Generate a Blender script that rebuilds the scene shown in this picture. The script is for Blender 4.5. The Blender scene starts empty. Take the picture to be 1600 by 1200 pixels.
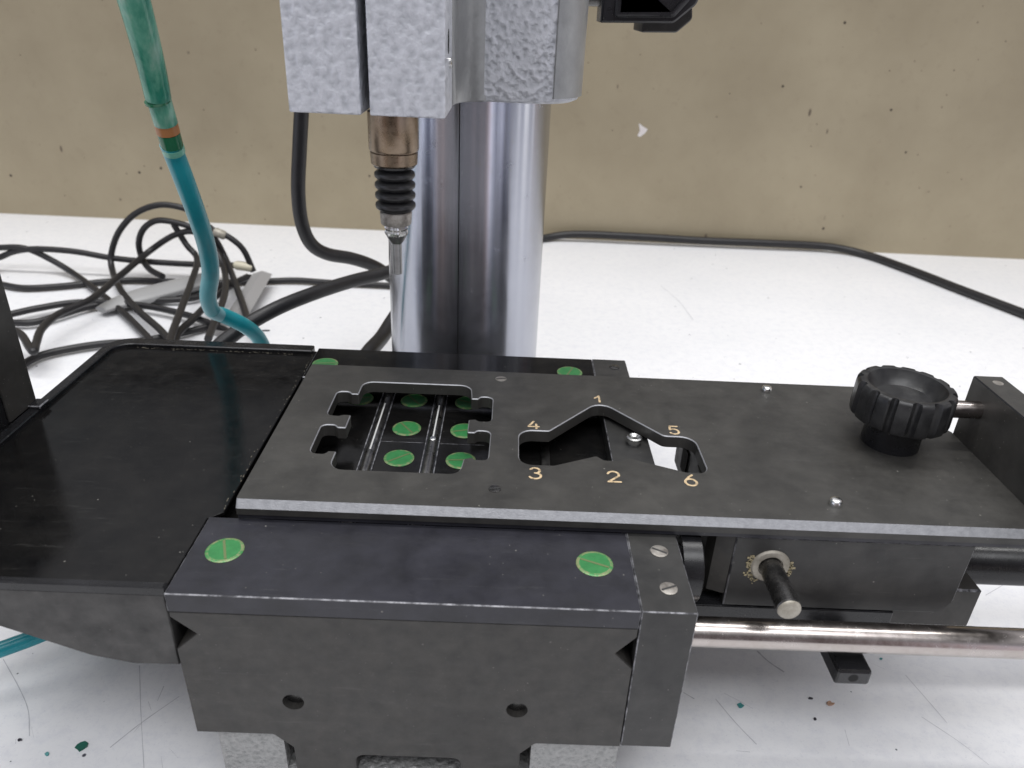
import bpy, bmesh, math, random
from mathutils import Vector, Matrix
random.seed(7)
PI = math.pi
S = 0.01                                   # everything below is written in centimetres
scn = bpy.context.scene
COL = scn.collection

# ------------------------------------------------------------------ camera
ROWS = ((0.99911238, 0.00929978, 0.0410849),
        (0.04076837, -0.45893982, -0.88753151),
        (0.01060165, 0.88841868, -0.45891159))
FPX = 1170.47
CAMZ = 17.5
r0, r1, r2 = (Vector(r).normalized() for r in ROWS)
cam_d = bpy.data.cameras.new('camera'); cam = bpy.data.objects.new('camera', cam_d); COL.objects.link(cam)
rot = Matrix((r0, -r1, -r2)).transposed()
cam.matrix_world = Matrix.Translation((0, 0, CAMZ * S)) @ rot.to_4x4()
cam_d.sensor_width = 36; cam_d.lens = 36 * FPX / 1600
cam_d.clip_start = 0.005; cam_d.clip_end = 50
cam_d.dof.use_dof = True; cam_d.dof.focus_distance = 0.21; cam_d.dof.aperture_fstop = 26
scn.camera = cam

def at(px, py, z=None, y=None, x=None):
    """world point (cm) seen at a photo pixel on a known plane"""
    d = r0 * (px - 800) + r1 * (py - 600) + r2 * FPX
    if z is not None: t = (z - CAMZ) / d.z
    elif y is not None: t = y / d.y
    else: t = x / d.x
    return Vector((0, 0, CAMZ)) + d * t

# ------------------------------------------------------------------ world and lamps
w = bpy.data.worlds.new('World'); scn.world = w; w.use_nodes = True
nt = w.node_tree; bg = nt.nodes['Background']
tc = nt.nodes.new('ShaderNodeTexCoord'); sep = nt.nodes.new('ShaderNodeSeparateXYZ')
nt.links.new(tc.outputs['Generated'], sep.inputs[0])
def wnode(typ, op=None, *ins):
    n = nt.nodes.new(typ)
    if op: n.operation = op
    for k, v in enumerate(ins):
        if isinstance(v, (int, float)): n.inputs[k].default_value = v
        else: nt.links.new(v, n.inputs[k])
    return n.outputs[0]
def wramp(fac, stops):
    n = nt.nodes.new('ShaderNodeValToRGB'); el = n.color_ramp.elements
    for k, (p_, c_) in enumerate(stops):
        q_ = el[k] if k < 2 else el.new(p_)
        q_.position = p_; q_.color = (*c_, 1)
    nt.links.new(fac, n.inputs[0]); return n.outputs[0]
elev = wnode('ShaderNodeMath', 'MULTIPLY_ADD', sep.outputs['Z'], .5, .5)
up = wramp(elev, [(0, (.12, .12, .13)), (1, (.95, .95, .98)), (.5, (.075, .075, .08)), (.70, (.11, .11, .115)), (.86, (.70, .70, .74))])
# the room behind the camera: cupboards, windows and people as upright bands, seen only in the chrome
ny = wnode('ShaderNodeMath', 'MULTIPLY', sep.outputs['Y'], -1.0)
az = wnode('ShaderNodeMath', 'ARCTAN2', sep.outputs['X'], ny)
az = wnode('ShaderNodeMath', 'MULTIPLY_ADD', az, 1 / (2 * PI), .5)
bands = wramp(az, [(0, (.25, .25, .25)), (1, (.25, .25, .25)), (.22, (.15, .30, .36)), (.265, (.12, .24, .36)), (.29, (2.1, 2.25, 2.7)), (.375, (1.9, 2.0, 2.4)), (.40, (.75, .55, .50)), (.445, (.42, .36, .36)),
                   (.48, (.16, .15, .17)), (.565, (.20, .14, .15)), (.585, (.9, .5, .42)), (.60, (2.0, 2.05, 2.4)), (.635, (1.8, 1.85, 2.2)), (.655, (.16, .18, .36)), (.70, (.28, .30, .45)), (.72, (2.6, 2.6, 2.6)), (.79, (1.3, 1.3, 1.35)), (.81, (1.5, .42, .32)), (.835, (1.0, 1.0, 1.05))])
azn = nt.nodes.new('ShaderNodeTexNoise'); azn.noise_dimensions = '1D'; azn.inputs['Scale'].default_value = 46; azn.inputs['Detail'].default_value = 3
nt.links.new(az, azn.inputs['W'])
fine_ = wramp(azn.outputs['Fac'], [(.38, (.28, .29, .36)), (.50, (.9, .9, .9)), (.62, (1.75, 1.7, 1.65))])
bm_ = nt.nodes.new('ShaderNodeMixRGB'); bm_.blend_type = 'MULTIPLY'; bm_.inputs[0].default_value = 1
nt.links.new(bands, bm_.inputs[1]); nt.links.new(fine_, bm_.inputs[2]); bands = bm_.outputs[0]
behind = wramp(elev, [(0, (.16, .16, .16)), (1, (0, 0, 0)), (.30, (.36, .36, .36)), (.45, (.42, .42, .42)), (.62, (.42, .42, .42)), (.76, (.0, .0, .0))])
bh = nt.nodes.new('ShaderNodeMixRGB'); bh.blend_type = 'MULTIPLY'; bh.inputs[0].default_value = 1
nt.links.new(bands, bh.inputs[1]); nt.links.new(behind, bh.inputs[2])
ad = nt.nodes.new('ShaderNodeMixRGB'); ad.blend_type = 'ADD'; ad.inputs[0].default_value = 1
nt.links.new(up, ad.inputs[1]); nt.links.new(bh.outputs[0], ad.inputs[2])
nt.links.new(ad.outputs[0], bg.inputs['Color']); bg.inputs['Strength'].default_value = 0.8

def area(name, loc, target, sx, sy, power, color=(1, 1, 1)):
    l = bpy.data.lights.new(name, 'AREA'); l.shape = 'RECTANGLE'; l.size = sx * S; l.size_y = sy * S
    l.energy = power; l.color = color
    o = bpy.data.objects.new(name, l); COL.objects.link(o)
    o.location = Vector(loc) * S
    d = (Vector(target) - Vector(loc)).normalized()
    o.rotation_euler = d.to_track_quat('-Z', 'Y').to_euler()
    return o
area('ceiling_tube_light', (-34, 30, 130), (-8, 26, 0), 9, 120, 5.2, (1, .99, .97))
area('ceiling_tube_light', (30, 30, 135), (8, 30, 0), 9, 120, 4.6, (1, .99, .97))
area('ceiling_panel_light', (5, -45, 120), (0, 25, 0), 120, 45, 6.6, (.97, .98, 1))
scn.view_settings.view_transform = 'Standard'; scn.view_settings.look = 'None'
scn.view_settings.gamma = 1; scn.view_settings.exposure = 0.36
scn.render.filter_size = 1.8
scn.render.engine = 'CYCLES'
scn.cycles.max_bounces = 8

# ------------------------------------------------------------------ materials
MATS = {}
def mat(name, base=(.5, .5, .5), rough=.5, metal=0, spec=.5, build=None, **kw):
    m = bpy.data.materials.new(name); m.use_nodes = True
    t = m.node_tree; b = t.nodes['Principled BSDF']
    b.inputs['Base Color'].default_value = (*base, 1); b.inputs['Roughness'].default_value = rough
    b.inputs['Metallic'].default_value = metal; b.inputs['Specular IOR Level'].default_value = spec
    for k, v in kw.items(): b.inputs[k.replace('_', ' ')].default_value = v
    if build: build(t, b)
    MATS[name] = m; return m
def N(t, typ, **kw):
    n = t.nodes.new(typ)
    for k, v in kw.items():
        if k in n.inputs: n.inputs[k].default_value = v
        else: setattr(n, k, v)
    return n
def coords(t, sx=100, sy=100, sz=100):
    c = N(t, 'ShaderNodeTexCoord'); m = N(t, 'ShaderNodeMapping'); m.inputs['Scale'].default_value = (sx, sy, sz)
    t.links.new(c.outputs['Object'], m.inputs[0]); return m.outputs[0]
def noise(t, vec, scale, detail=4, rough=.6, out='Fac'):
    n = N(t, 'ShaderNodeTexNoise'); n.inputs['Scale'].default_value = scale; n.inputs['Detail'].default_value = detail
    n.inputs['Roughness'].default_value = rough; t.links.new(vec, n.inputs['Vector']); return n.outputs[out]
def ramp(t, fac, stops, interp='LINEAR'):
    r = N(t, 'ShaderNodeValToRGB'); r.color_ramp.interpolation = interp
    el = r.color_ramp.elements
    for i, (p, c) in enumerate(stops):
        c = (c, c, c, 1) if isinstance(c, (int, float)) else (*c, 1)
        k = el[i] if i < 2 else el.new(p)
        k.position = p; k.color = c
    t.links.new(fac, r.inputs[0]); return r.outputs[0]
def mix(t, fac, a, b, mode='MIX'):
    n = N(t, 'ShaderNodeMixRGB'); n.blend_type = mode
    for i, v in ((0, fac), (1, a), (2, b)):
        if isinstance(v, (int, float)): n.inputs[i].default_value = v if i == 0 else (v, v, v, 1)
        elif isinstance(v, tuple): n.inputs[i].default_value = (*v, 1)
        else: t.links.new(v, n.inputs[i])
    return n.outputs[0]
def bump(t, b, height, strength, dist, prev=None):
    n = N(t, 'ShaderNodeBump'); n.inputs['Strength'].default_value = strength; n.inputs['Distance'].default_value = dist
    t.links.new(height, n.inputs['Height'])
    if prev is not None: t.links.new(prev, n.inputs['Normal'])
    t.links.new(n.outputs[0], b.inputs['Normal']); return n.outputs[0]
def dust(t, vec, scale, thr, rnd=.5):
    """sparse little specks: 1 where a speck is"""
    v = N(t, 'ShaderNodeTexVoronoi'); v.inputs['Scale'].default_value = scale
    t.links.new(vec, v.inputs['Vector'])
    d = ramp(t, v.outputs['Distance'], [(thr, 1), (thr * 1.35, 0)])
    sp = N(t, 'ShaderNodeSeparateXYZ'); t.links.new(v.outputs['Color'], sp.inputs[0])
    g = ramp(t, sp.outputs[0], [(rnd, 0), (rnd + .02, 1)])
    return mix(t, 1, d, g, 'MULTIPLY')

def black(name, base, tint, rough, mott=.35, k_=.80, dustamt=.5, big=1.1, spec=.5, coat=0, bumpy=.05, dsc=2.6):
    base = tuple(x * k_ for x in base); tint = tuple(x * k_ for x in tint)
    def f(t, b):
        v = coords(t)
        n = noise(t, v, big, 5, .6)
        c = ramp(t, n, [(.3, tuple(x * (1 - mott) for x in base)), (.7, tuple(x * (1 + mott) for x in tint))])
        n2 = noise(t, v, 9, 3, .7)
        c = mix(t, ramp(t, n2, [(.62, 0), (.8, .35)]), c, tuple(min(1, x * 2.2) for x in tint))
        d = dust(t, v, dsc, .045, .80)
        d2 = dust(t, v, dsc * 2.7, .07, .86)
        dd = mix(t, 1, d, d2, 'ADD')
        c = mix(t, mix(t, 1, dd, dustamt, 'MULTIPLY'), c, (.30, .29, .26))
        t.links.new(c, b.inputs['Base Color'])
        vs = coords(t, 22, 260, 260)
        sk = ramp(t, noise(t, vs, 3.0, 5, .75), [(.60, 0), (.74, 1)])
        c = mix(t, mix(t, 1, sk, .10, 'MULTIPLY'), c, (.22, .22, .21))
        sm_ = ramp(t, noise(t, v, .45, 3, .55), [(.54, 0), (.70, .38)])
        c = mix(t, sm_, c, tuple(x * .55 for x in base))
        t.links.new(c, b.inputs['Base Color'])
        r = ramp(t, mix(t, .3, noise(t, v, 2.3, 6, .7), noise(t, vs, 1.2, 5, .7)), [(.35, max(.03, rough - .08)), (.65, rough + .09)])
        t.links.new(r, b.inputs['Roughness'])
        bump(t, b, noise(t, v, 45, 3, .6), bumpy, .0005)
    return mat(name, base, rough, 0, spec, f, Coat_Weight=coat, Coat_Roughness=.06)
black('matt_black_plate', (.060, .058, .054), (.076, .073, .067), .46, .2, dustamt=.6, spec=.42, k_=.58)
black('blued_black_top', (.022, .022, .028), (.028, .028, .036), .36, .25, dustamt=.5, spec=.4)
black('cast_black_face', (.058, .056, .052), (.075, .070, .063), .48, .16, k_=.52, dustamt=.25, big=2.2, spec=.4)
black('gloss_black', (.006, .006, .0065), (.010, .0095, .009), .13, .3, dustamt=.45, spec=.32, bumpy=.02)
black('dark_gloss', (.012, .012, .013), (.016, .016, .018), .24, .3, dustamt=.5, spec=.4)
black('tray_side_grey', (.062, .061, .060), (.095, .092, .088), .5, .28, dustamt=.15, big=1.5, spec=.32, k_=.56)
black('black_plastic', (.013, .013, .015), (.018, .018, .021), .30, .2, dustamt=.3, dsc=4)
black('knob_plastic', (.014, .014, .016), (.026, .026, .026), .36, .45, dustamt=.6, dsc=7, big=3)

def worn(t, b):
    v = coords(t)
    n = noise(t, v, 3.5, 5, .7)
    t.links.new(ramp(t, n, [(.40, (.05, .05, .055)), (.62, (.36, .36, .38))]), b.inputs['Base Color'])
black('oiled_black', (.035, .035, .035), (.045, .044, .042), .42, .25, dustamt=.5, spec=.35)
mat('worn_edge', (.3, .3, .3), .38, .4, .5, worn)
def chamf(t, b):
    v = coords(t)
    n = noise(t, v, 6, 5, .7)
    t.links.new(ramp(t, n, [(.3, (.24, .245, .26)), (.7, (.34, .345, .365))]), b.inputs['Base Color'])
    bump(t, b, noise(t, v, 30, 2), .15, .0006)
mat('plate_chamfer', (.2, .2, .22), .42, .35, .6, chamf)
mat('hole', (.004, .004, .004), .8)

def hammer(sc, lo, hi, st=.8):
    def f(t, b):
        v = coords(t)
        nz = noise(t, v, sc * .7, 2, .5, 'Color')
        v2 = mix(t, .16, v, nz, 'ADD')
        vo = N(t, 'ShaderNodeTexVoronoi'); vo.feature = 'SMOOTH_F1'; vo.inputs['Scale'].default_value = sc
        vo.inputs['Smoothness'].default_value = .7
        t.links.new(v2, vo.inputs['Vector'])
        n = noise(t, v, sc * 1.2, 2, .5)
        h = mix(t, .5, vo.outputs['Distance'], n)
        t.links.new(ramp(t, h, [(.28, lo), (.58, hi)]), b.inputs['Base Color'])
        bump(t, b, h, st, .0026)
    return f
mat('hammered_grey', (.5, .52, .55), .36, .15, .5, hammer(5.4, (.40, .415, .445), (.57, .585, .625), .42))
mat('hammered_grey_base', (.4, .4, .4), .4, .1, .5, hammer(7.5, (.24, .245, .24), (.31, .31, .305), .5))
def satin(t, b):
    v = coords(t); t.links.new(ramp(t, noise(t, v, 1.6, 4), [(.3, (.24, .245, .245)), (.7, (.31, .315, .315))]), b.inputs['Base Color'])
    bump(t, b, noise(t, v, 3, 3), .2, .001)
mat('smooth_grey_paint', (.33, .33, .33), .30, .2, .5, satin)

def chrome(t, b):
    v = coords(t, 100, 100, 100)
    v2 = coords(t, 30, 30, 1600)
    fine = noise(t, v2, 1.0, 3, .7)
    sm = noise(t, v, .9, 6, .75)
    t.links.new(ramp(t, sm, [(.35, .20), (.62, .24), (.74, .36)]), b.inputs['Roughness'])
    spots = ramp(t, noise(t, v, 6.5, 6, .8), [(.58, 0), (.66, 1)])
    zone = ramp(t, noise(t, v, .55, 3, .6), [(.50, 0), (.62, 1)])
    sp = mix(t, 1, spots, zone, 'MULTIPLY')
    c = mix(t, sp, (.47, .485, .54), (.45, .45, .42))
    t.links.new(c, b.inputs['Base Color'])
    tg_ = N(t, 'ShaderNodeTangent'); tg_.direction_type = 'RADIAL'; tg_.axis = 'Z'
    t.links.new(tg_.outputs[0], b.inputs['Tangent']); b.inputs['Anisotropic'].default_value = .97; b.inputs['Anisotropic Rotation'].default_value = .25
    bump(t, b, mix(t, .5, fine, sm), .018, .0005)
mat('scuffed_chrome', (.72, .73, .76), .1, 1, .5, chrome)
def steel(lo, hi, ro):
    def f(t, b):
        v = coords(t); n = noise(t, v, 3, 5, .7)
        t.links.new(ramp(t, n, [(.3, lo), (.7, hi)]), b.inputs['Base Color'])
        t.links.new(ramp(t, n, [(.3, ro), (.7, ro + .14)]), b.inputs['Roughness'])
    return f
mat('rod_steel', (.6, .58, .56), .16, 1, .5, steel((.40, .36, .335), (.50, .46, .44), .16))
mat('probe_steel', (.5, .42, .33), .2, 1, .5, steel((.16, .115, .075), (.28, .22, .165), .22))
mat('bright_steel', (.75, .75, .74), .22, 1, .5, steel((.6, .6, .58), (.85, .85, .83), .15))
mat('needle_steel', (.3, .3, .3), .3, .9, .5, steel((.22, .22, .22), (.36, .36, .35), .3))
mat('dark_steel', (.12, .12, .12), .28, .9, .5, steel((.06, .06, .06), (.15, .145, .14), .2))
mat('rail_steel', (.2, .2, .2), .2, 1, .5, steel((.16, .16, .16), (.42, .41, .40), .24))
mat('painted_glint', (.72, .72, .70), .4, .2)  # pale colour for the painted light streaks on the rails
mat('rusty_steel', (.25, .2, .16), .5, .6, .5, steel((.15, .13, .115), (.50, .48, .44), .4))
mat('tan_washer', (.35, .32, .28), .5, .3, .5, steel((.22, .20, .16), (.46, .43, .37), .4))
mat('grease', (.34, .29, .18), .6)
def green(t, b):
    v = coords(t); n = noise(t, v, 5, 4, .7)
    t.links.new(ramp(t, n, [(.3, (.022, .15, .042)), (.7, (.036, .21, .062))]), b.inputs['Base Color'])
mat('green_paint', (.05, .3, .07), .42, 0, .5, green)
def gworn(t, b):
    v = coords(t); n = noise(t, v, 7, 4, .75)
    t.links.new(ramp(t, n, [(.42, (.045, .22, .065)), (.58, (.22, .25, .12))]), b.inputs['Base Color'])
mat('green_worn_rim', (.3, .4, .2), .4, .2, .5, gworn)
mat('slot_tan', (.13, .17, .07), .5, .2)
mat('slot_dark', (.03, .03, .03), .6)
def engr(t, b):
    v = coords(t); t.links.new(ramp(t, noise(t, v, 9, 5, .7), [(.38, (.22, .17, .11)), (.50, (.56, .42, .25)), (.7, (.66, .52, .33))]), b.inputs['Base Color'])
mat('engraving_cream', (.66, .50, .30), .6, build=engr)
mat('black_rubber', (.018, .018, .020), .42, 0, .45)
mat('bellows_rubber', (.014, .014, .015), .33, 0, .5)
def cab(t, b):
    v = coords(t); t.links.new(ramp(t, noise(t, v, 2, 3), [(.3, (.011, .0105, .012)), (.7, (.018, .017, .018))]), b.inputs['Base Color'])
mat('cable_sheath', (.03, .03, .03), .42, 0, .45, cab)
def hosem(t, b):
    v = coords(t); n = noise(t, v, .9, 4, .6)
    t.links.new(ramp(t, n, [(.3, (.008, .25, .30)), (.7, (.02, .33, .38))]), b.inputs['Base Color'])
mat('teal_hose', (.01, .25, .28), .3, 0, .4, hosem, Coat_Weight=.15, Coat_Roughness=.2)
mat('teal_hose_stressed', (.20, .42, .46), .3)
def hose2(t, b):
    v = coords(t, 100, 100, 14); n = noise(t, v, 2.2, 4, .6)
    t.links.new(ramp(t, n, [(.35, (.03, .26, .18)), (.52, (.14, .44, .32)), (.68, (.32, .56, .45))]), b.inputs['Base Color'])
mat('sea_green_sleeve', (.2, .5, .38), .2, 0, .5, hose2, Transmission_Weight=.35)
mat('dark_green_ring', (.015, .13, .06), .2)
mat('orange_ring', (.36, .15, .05), .35)
mat('pale_green_ring', (.18, .48, .36), .25)
mat('cream_plastic', (.62, .58, .45), .4)
mat('grey_sleeve', (.30, .30, .30), .35, 0, .5)
mat('grey_tag', (.27, .265, .265), .5)
mat('fleck_green', (.01, .10, .07), .5); mat('fleck_teal', (.05, .25, .25), .5); mat('fleck_tan', (.42, .26, .18), .6); mat('fleck_black', (.02, .02, .03), .5)

def table(t, b):
    v = coords(t)
    n = noise(t, v, .12, 5, .6)
    c = ramp(t, n, [(.3, (.74, .745, .76)), (.7, (.80, .80, .81))])
    n2 = noise(t, v, 2.2, 8, .8)
    c = mix(t, ramp(t, n2, [(.47, 0), (.64, .42)]), c, (.60, .61, .66))
    n3 = noise(t, v, 9, 4, .8)
    c = mix(t, ramp(t, n3, [(.58, 0), (.68, .34)]), c, (.46, .47, .53))
    c = mix(t, dust(t, v, .9, .045, .66), c, (.06, .06, .08))
    c = mix(t, dust(t, v, 2.1, .05, .86), c, (.10, .11, .13))
    t.links.new(c, b.inputs['Base Color'])
    t.links.new(ramp(t, noise(t, v, 3, 6, .7), [(.3, .32), (.7, .48)]), b.inputs['Roughness'])
mat('white_laminate', (.75, .75, .76), .4, 0, .5, table)
def wallm(t, b):
    v = coords(t)
    n = noise(t, v, .10, 4, .6)
    c = ramp(t, n, [(.3, (.30, .252, .170)), (.7, (.378, .324, .224))])
    n2 = noise(t, v, 1.3, 7, .8)
    c = mix(t, ramp(t, n2, [(.56, 0), (.78, .40)]), c, (.205, .165, .115))
    c = mix(t, dust(t, v, .55, .05, .55), c, (.05, .035, .025))
    c = mix(t, dust(t, v, 1.3, .06, .74), c, (.09, .065, .045))
    vs = coords(t, 100, 100, 38)
    c = mix(t, dust(t, vs, .62, .055, .70), c, (.13, .10, .07))
    c = mix(t, dust(t, v, .40, .04, .90), c, (.62, .58, .52))
    t.links.new(c, b.inputs['Base Color'])
    bump(t, b, noise(t, v, 3, 4), .1, .002)
mat('beige_wall_paint', (.4, .35, .26), .42, 0, .4, wallm)
mat('pale_chip', (.70, .66, .64), .6)
mat('scratch_grey', (.47, .47, .50), .6)
mat('grime', (.09, .08, .06), .7)

# ------------------------------------------------------------------ building helpers (cm)
ORG = {}
def thing(name, label, cat, loc, group=None):
    o = bpy.data.objects.new(name, None); COL.objects.link(o)
    o.location = Vector(loc) * S; o.empty_display_size = .01
    o['label'] = label; o['category'] = cat
    if group: o['group'] = group
    ORG[o] = Vector(loc); return o
def obj(name, bm, mats, parent=None, smooth=None, label=None):
    """mesh in world cm -> one object; origin of its thing"""
    org = ORG.get(parent, Vector((0, 0, 0)))
    bmesh.ops.recalc_face_normals(bm, faces=bm.faces)
    for v in bm.verts: v.co = (v.co - org) * S
    me = bpy.data.meshes.new(name); bm.to_mesh(me); bm.free()
    if not isinstance(mats, (list, tuple)): mats = [mats]
    for m in mats: me.materials.append(MATS[m])
    o = bpy.data.objects.new(name, me); COL.objects.link(o)
    if parent: o.parent = parent; ORG[o] = org
    if smooth is not None:
        for p in me.polygons: p.use_smooth = True
        if smooth < 180:
            me.set_sharp_from_angle(angle=math.radians(smooth))
    if label: o['label'] = label
    return o
def single(name, bm, mats, label, cat, group=None, smooth=None):
    bm.verts.ensure_lookup_table()
    n = len(bm.verts); c = sum((v.co for v in bm.verts), Vector()) / n
    zmin = min(v.co.z for v in bm.verts); org = Vector((c.x, c.y, zmin))
    for v in bm.verts: v.co = v.co - org
    o = obj(name, bm, mats, None, smooth); o.location = org * S
    o['label'] = label; o['category'] = cat
    if group: o['group'] = group
    ORG[o] = org; return o
def box(bm, x0, x1, y0, y1, z0, z1, bev=0, mi=0, bmi=None, seg=2):
    r = bmesh.ops.create_cube(bm, size=1)
    vs = r['verts']
    for v in vs:
        v.co = Vector((x0 + (v.co.x + .5) * (x1 - x0), y0 + (v.co.y + .5) * (y1 - y0), z0 + (v.co.z + .5) * (z1 - z0)))
    fs = {f for v in vs for f in v.link_faces}
    for f in fs: f.material_index = mi
    if bev:
        es = list({e_ for v in vs for e_ in v.link_edges})
        rr = bmesh.ops.bevel(bm, geom=es, offset=bev, segments=seg, affect='EDGES', profile=.5)
        if bmi is not None:
            for f in rr['faces']: f.material_index = bmi
    return bm
def frame(d):
    d = d.normalized(); a = Vector((0, 0, 1)) if abs(d.z) < .9 else Vector((1, 0, 0))
    u = d.cross(a).normalized(); return u, u.cross(d).normalized()
def lathe(bm, c, axis, prof, seg=48, mi=0, cap=True):
    """prof = [(distance along axis, radius)] ; c start point"""
    c = Vector(c); axis = Vector(axis).normalized(); u, v = frame(axis)
    rings = []
    for t, r in prof:
        rings.append([bm.verts.new(c + axis * t + (u * math.cos(2 * PI * i / seg) + v * math.sin(2 * PI * i / seg)) * r) for i in range(seg)])
    for a, b in zip(rings, rings[1:]):
        for i in range(seg):
            f = bm.faces.new((a[i], a[(i + 1) % seg], b[(i + 1) % seg], b[i])); f.material_index = mi
    if cap:
        for r_ in (rings[0], rings[-1]):
            f = bm.faces.new(r_); f.material_index = mi
    return rings
def catmull(pts, n=8):
    P = [Vector(p) for p in pts]; P = [P[0] * 2 - P[1]] + P + [P[-1] * 2 - P[-2]]
    out = []
    for i in range(1, len(P) - 2):
        for k in range(n):
            t = k / n; a, b, c, d = P[i - 1:i + 3]
            out.append(.5 * ((2 * b) + (c - a) * t + (2 * a - 5 * b + 4 * c - d) * t * t + (3 * b - a - 3 * c + d) * t ** 3))
    out.append(P[-2]); return out
def tube(bm, pts, r, seg=14, mi=0, sq=1.0, up=None, cap=True):
    """swept round (or squashed) section along a polyline; r number or function of 0..1"""
    pts = [Vector(p) for p in pts]; n = len(pts); rings = []; prev = None
    for i, p in enumerate(pts):
        d = (pts[min(i + 1, n - 1)] - pts[max(i - 1, 0)]).normalized()
        if up is not None: u = d.cross(Vector(up)).normalized()
        elif prev is None: u = frame(d)[0]
        else: u = (prev - d * prev.dot(d)).normalized()
        prev = u; v = u.cross(d).normalized()
        rr = r(i / (n - 1)) if callable(r) else r
        rings.append([bm.verts.new(p + u * math.cos(2 * PI * k / seg) * rr + v * math.sin(2 * PI * k / seg) * rr * sq) for k in range(seg)])
    for a, b in zip(rings, rings[1:]):
        for i in range(seg):
            f = bm.faces.new((a[i], a[(i + 1) % seg], b[(i + 1) % seg], b[i])); f.material_index = mi
    if cap:
        for q_ in (rings[0], rings[-1]): bm.faces.new(q_).material_index = mi
    return bm
def fillet(pts, seg=6):
    """closed 2D polygon, points (x, y[, radius]) -> list of 2D points with rounded corners"""
    out = []; n = len(pts)
    for i, p in enumerate(pts):
        r = p[2] if len(p) > 2 else 0
        p0 = Vector(p[:2])
        if r <= 0: out.append(p0); continue
        a = (Vector(pts[i - 1][:2]) - p0); b = (Vector(pts[(i + 1) % n][:2]) - p0)
        la, lb = a.length, b.length; a.normalize(); b.normalize()
        ang = a.angle(b); d = r / math.tan(ang / 2); d = min(d, la * .49, lb * .49); rr = d * math.tan(ang / 2)
        c = p0 + (a + b).normalized() * (rr / math.sin(ang / 2))
        s_ = p0 + a * d - c; e_ = p0 + b * d - c
        a0 = math.atan2(s_.y, s_.x); a1 = math.atan2(e_.y, e_.x); da = (a1 - a0 + PI) % (2 * PI) - PI
        for k in range(seg + 1):
            t = a0 + da * k / seg; out.append(c + Vector((math.cos(t), math.sin(t))) * rr)
    return out
def area2(p): return sum(p[i - 1].x * p[i].y - p[i].x * p[i - 1].y for i in range(len(p))) / 2
def offset(p, d):
    """shift a closed loop along its normals (positive d = outwards of a ccw loop)"""
    n = len(p); out = []
    for i in range(n):
        a = (p[i] - p[i - 1]); b = (p[(i + 1) % n] - p[i])
        if a.length < 1e-7: a = b
        if b.length < 1e-7: b = a
        na = Vector((a.y, -a.x)).normalized(); nb = Vector((b.y, -b.x)).normalized()
        m = (na + nb); m = m.normalized() if m.length > 1e-6 else na
        out.append(p[i] + m * d / max(.35, m.dot(na)))
    return out
def prism(bm, outer, levels, holes=(), plane='xy', mi=0, chmi=None, hch=0):
    """outline swept through levels [(height, inset function or number)], holes cut through, small chamfer at the hole's top"""
    def put(p, h):
        if plane == 'xy': return Vector((p.x, p.y, h))
        if plane == 'xz': return Vector((p.x, h, p.y))
        return Vector((h, p.x, p.y))
    if area2(outer) < 0: outer = outer[::-1]
    capb, capt = [], []
    def sweep(loops, mis, caps):
        rings = [[bm.verts.new(put(p, h)) for p in L] for h, L in loops]
        for k, (a, b) in enumerate(zip(rings, rings[1:])):
            for i in range(len(a)):
                j = (i + 1) % len(a)
                bm.faces.new((a[i], a[j], b[j], b[i])).material_index = mis[k]
        for ring, c in ((rings[0], capb), (rings[-1], capt)):
            for i in range(len(ring)):
                c.append(bm.edges.get((ring[i], ring[(i + 1) % len(ring)])))
    loops = [(h, ins(outer) if callable(ins) else (offset(outer, -ins) if ins else outer)) for h, ins in levels]
    mis = [mi if (levels[k][1] == levels[k + 1][1] or chmi is None) else chmi for k in range(len(levels) - 1)]
    sweep(loops, mis, None)
    h0, h1 = levels[0][0], levels[-1][0]
    for H in holes:
        if area2(H) < 0: H = H[::-1]
        if hch: sweep([(h0, H), (h1 - hch, H), (h1, offset(H, hch))], [mi, chmi if chmi is not None else mi], None)
        else: sweep([(h0, H), (h1, H)], [mi], None)
    for c in (capb, capt):
        r = bmesh.ops.triangle_fill(bm, use_beauty=True, use_dissolve=False, edges=c)
        for g in r['geom']:
            if isinstance(g, bmesh.types.BMFace): g.material_index = mi
    return bm
def V2(*p): return [Vector(q_) for q_ in p]
def nb(): return bmesh.new()

# ------------------------------------------------------------------ the setting
bm = nb(); box(bm, -120, 120, -13, 61.5, -3, 0)
o = obj('table_surface', bm, 'white_laminate'); o['kind'] = 'structure'
bm = nb(); box(bm, -120, 120, 60.34, 63, -1, 23)
rotz = Matrix.Rotation(math.radians(-.42), 3, 'Z')
for v in bm.verts: v.co = rotz @ v.co
o = obj('wall', bm, 'beige_wall_paint'); o['kind'] = 'structure'

bm = nb(); box(bm, -120, 120, 55.6, 60.1, 25.0, 26.2)  # added out of view to shade the wall top and darken black reflections
o = obj('unseen_shade_board', bm, 'dark_gloss'); o['kind'] = 'structure'

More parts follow.
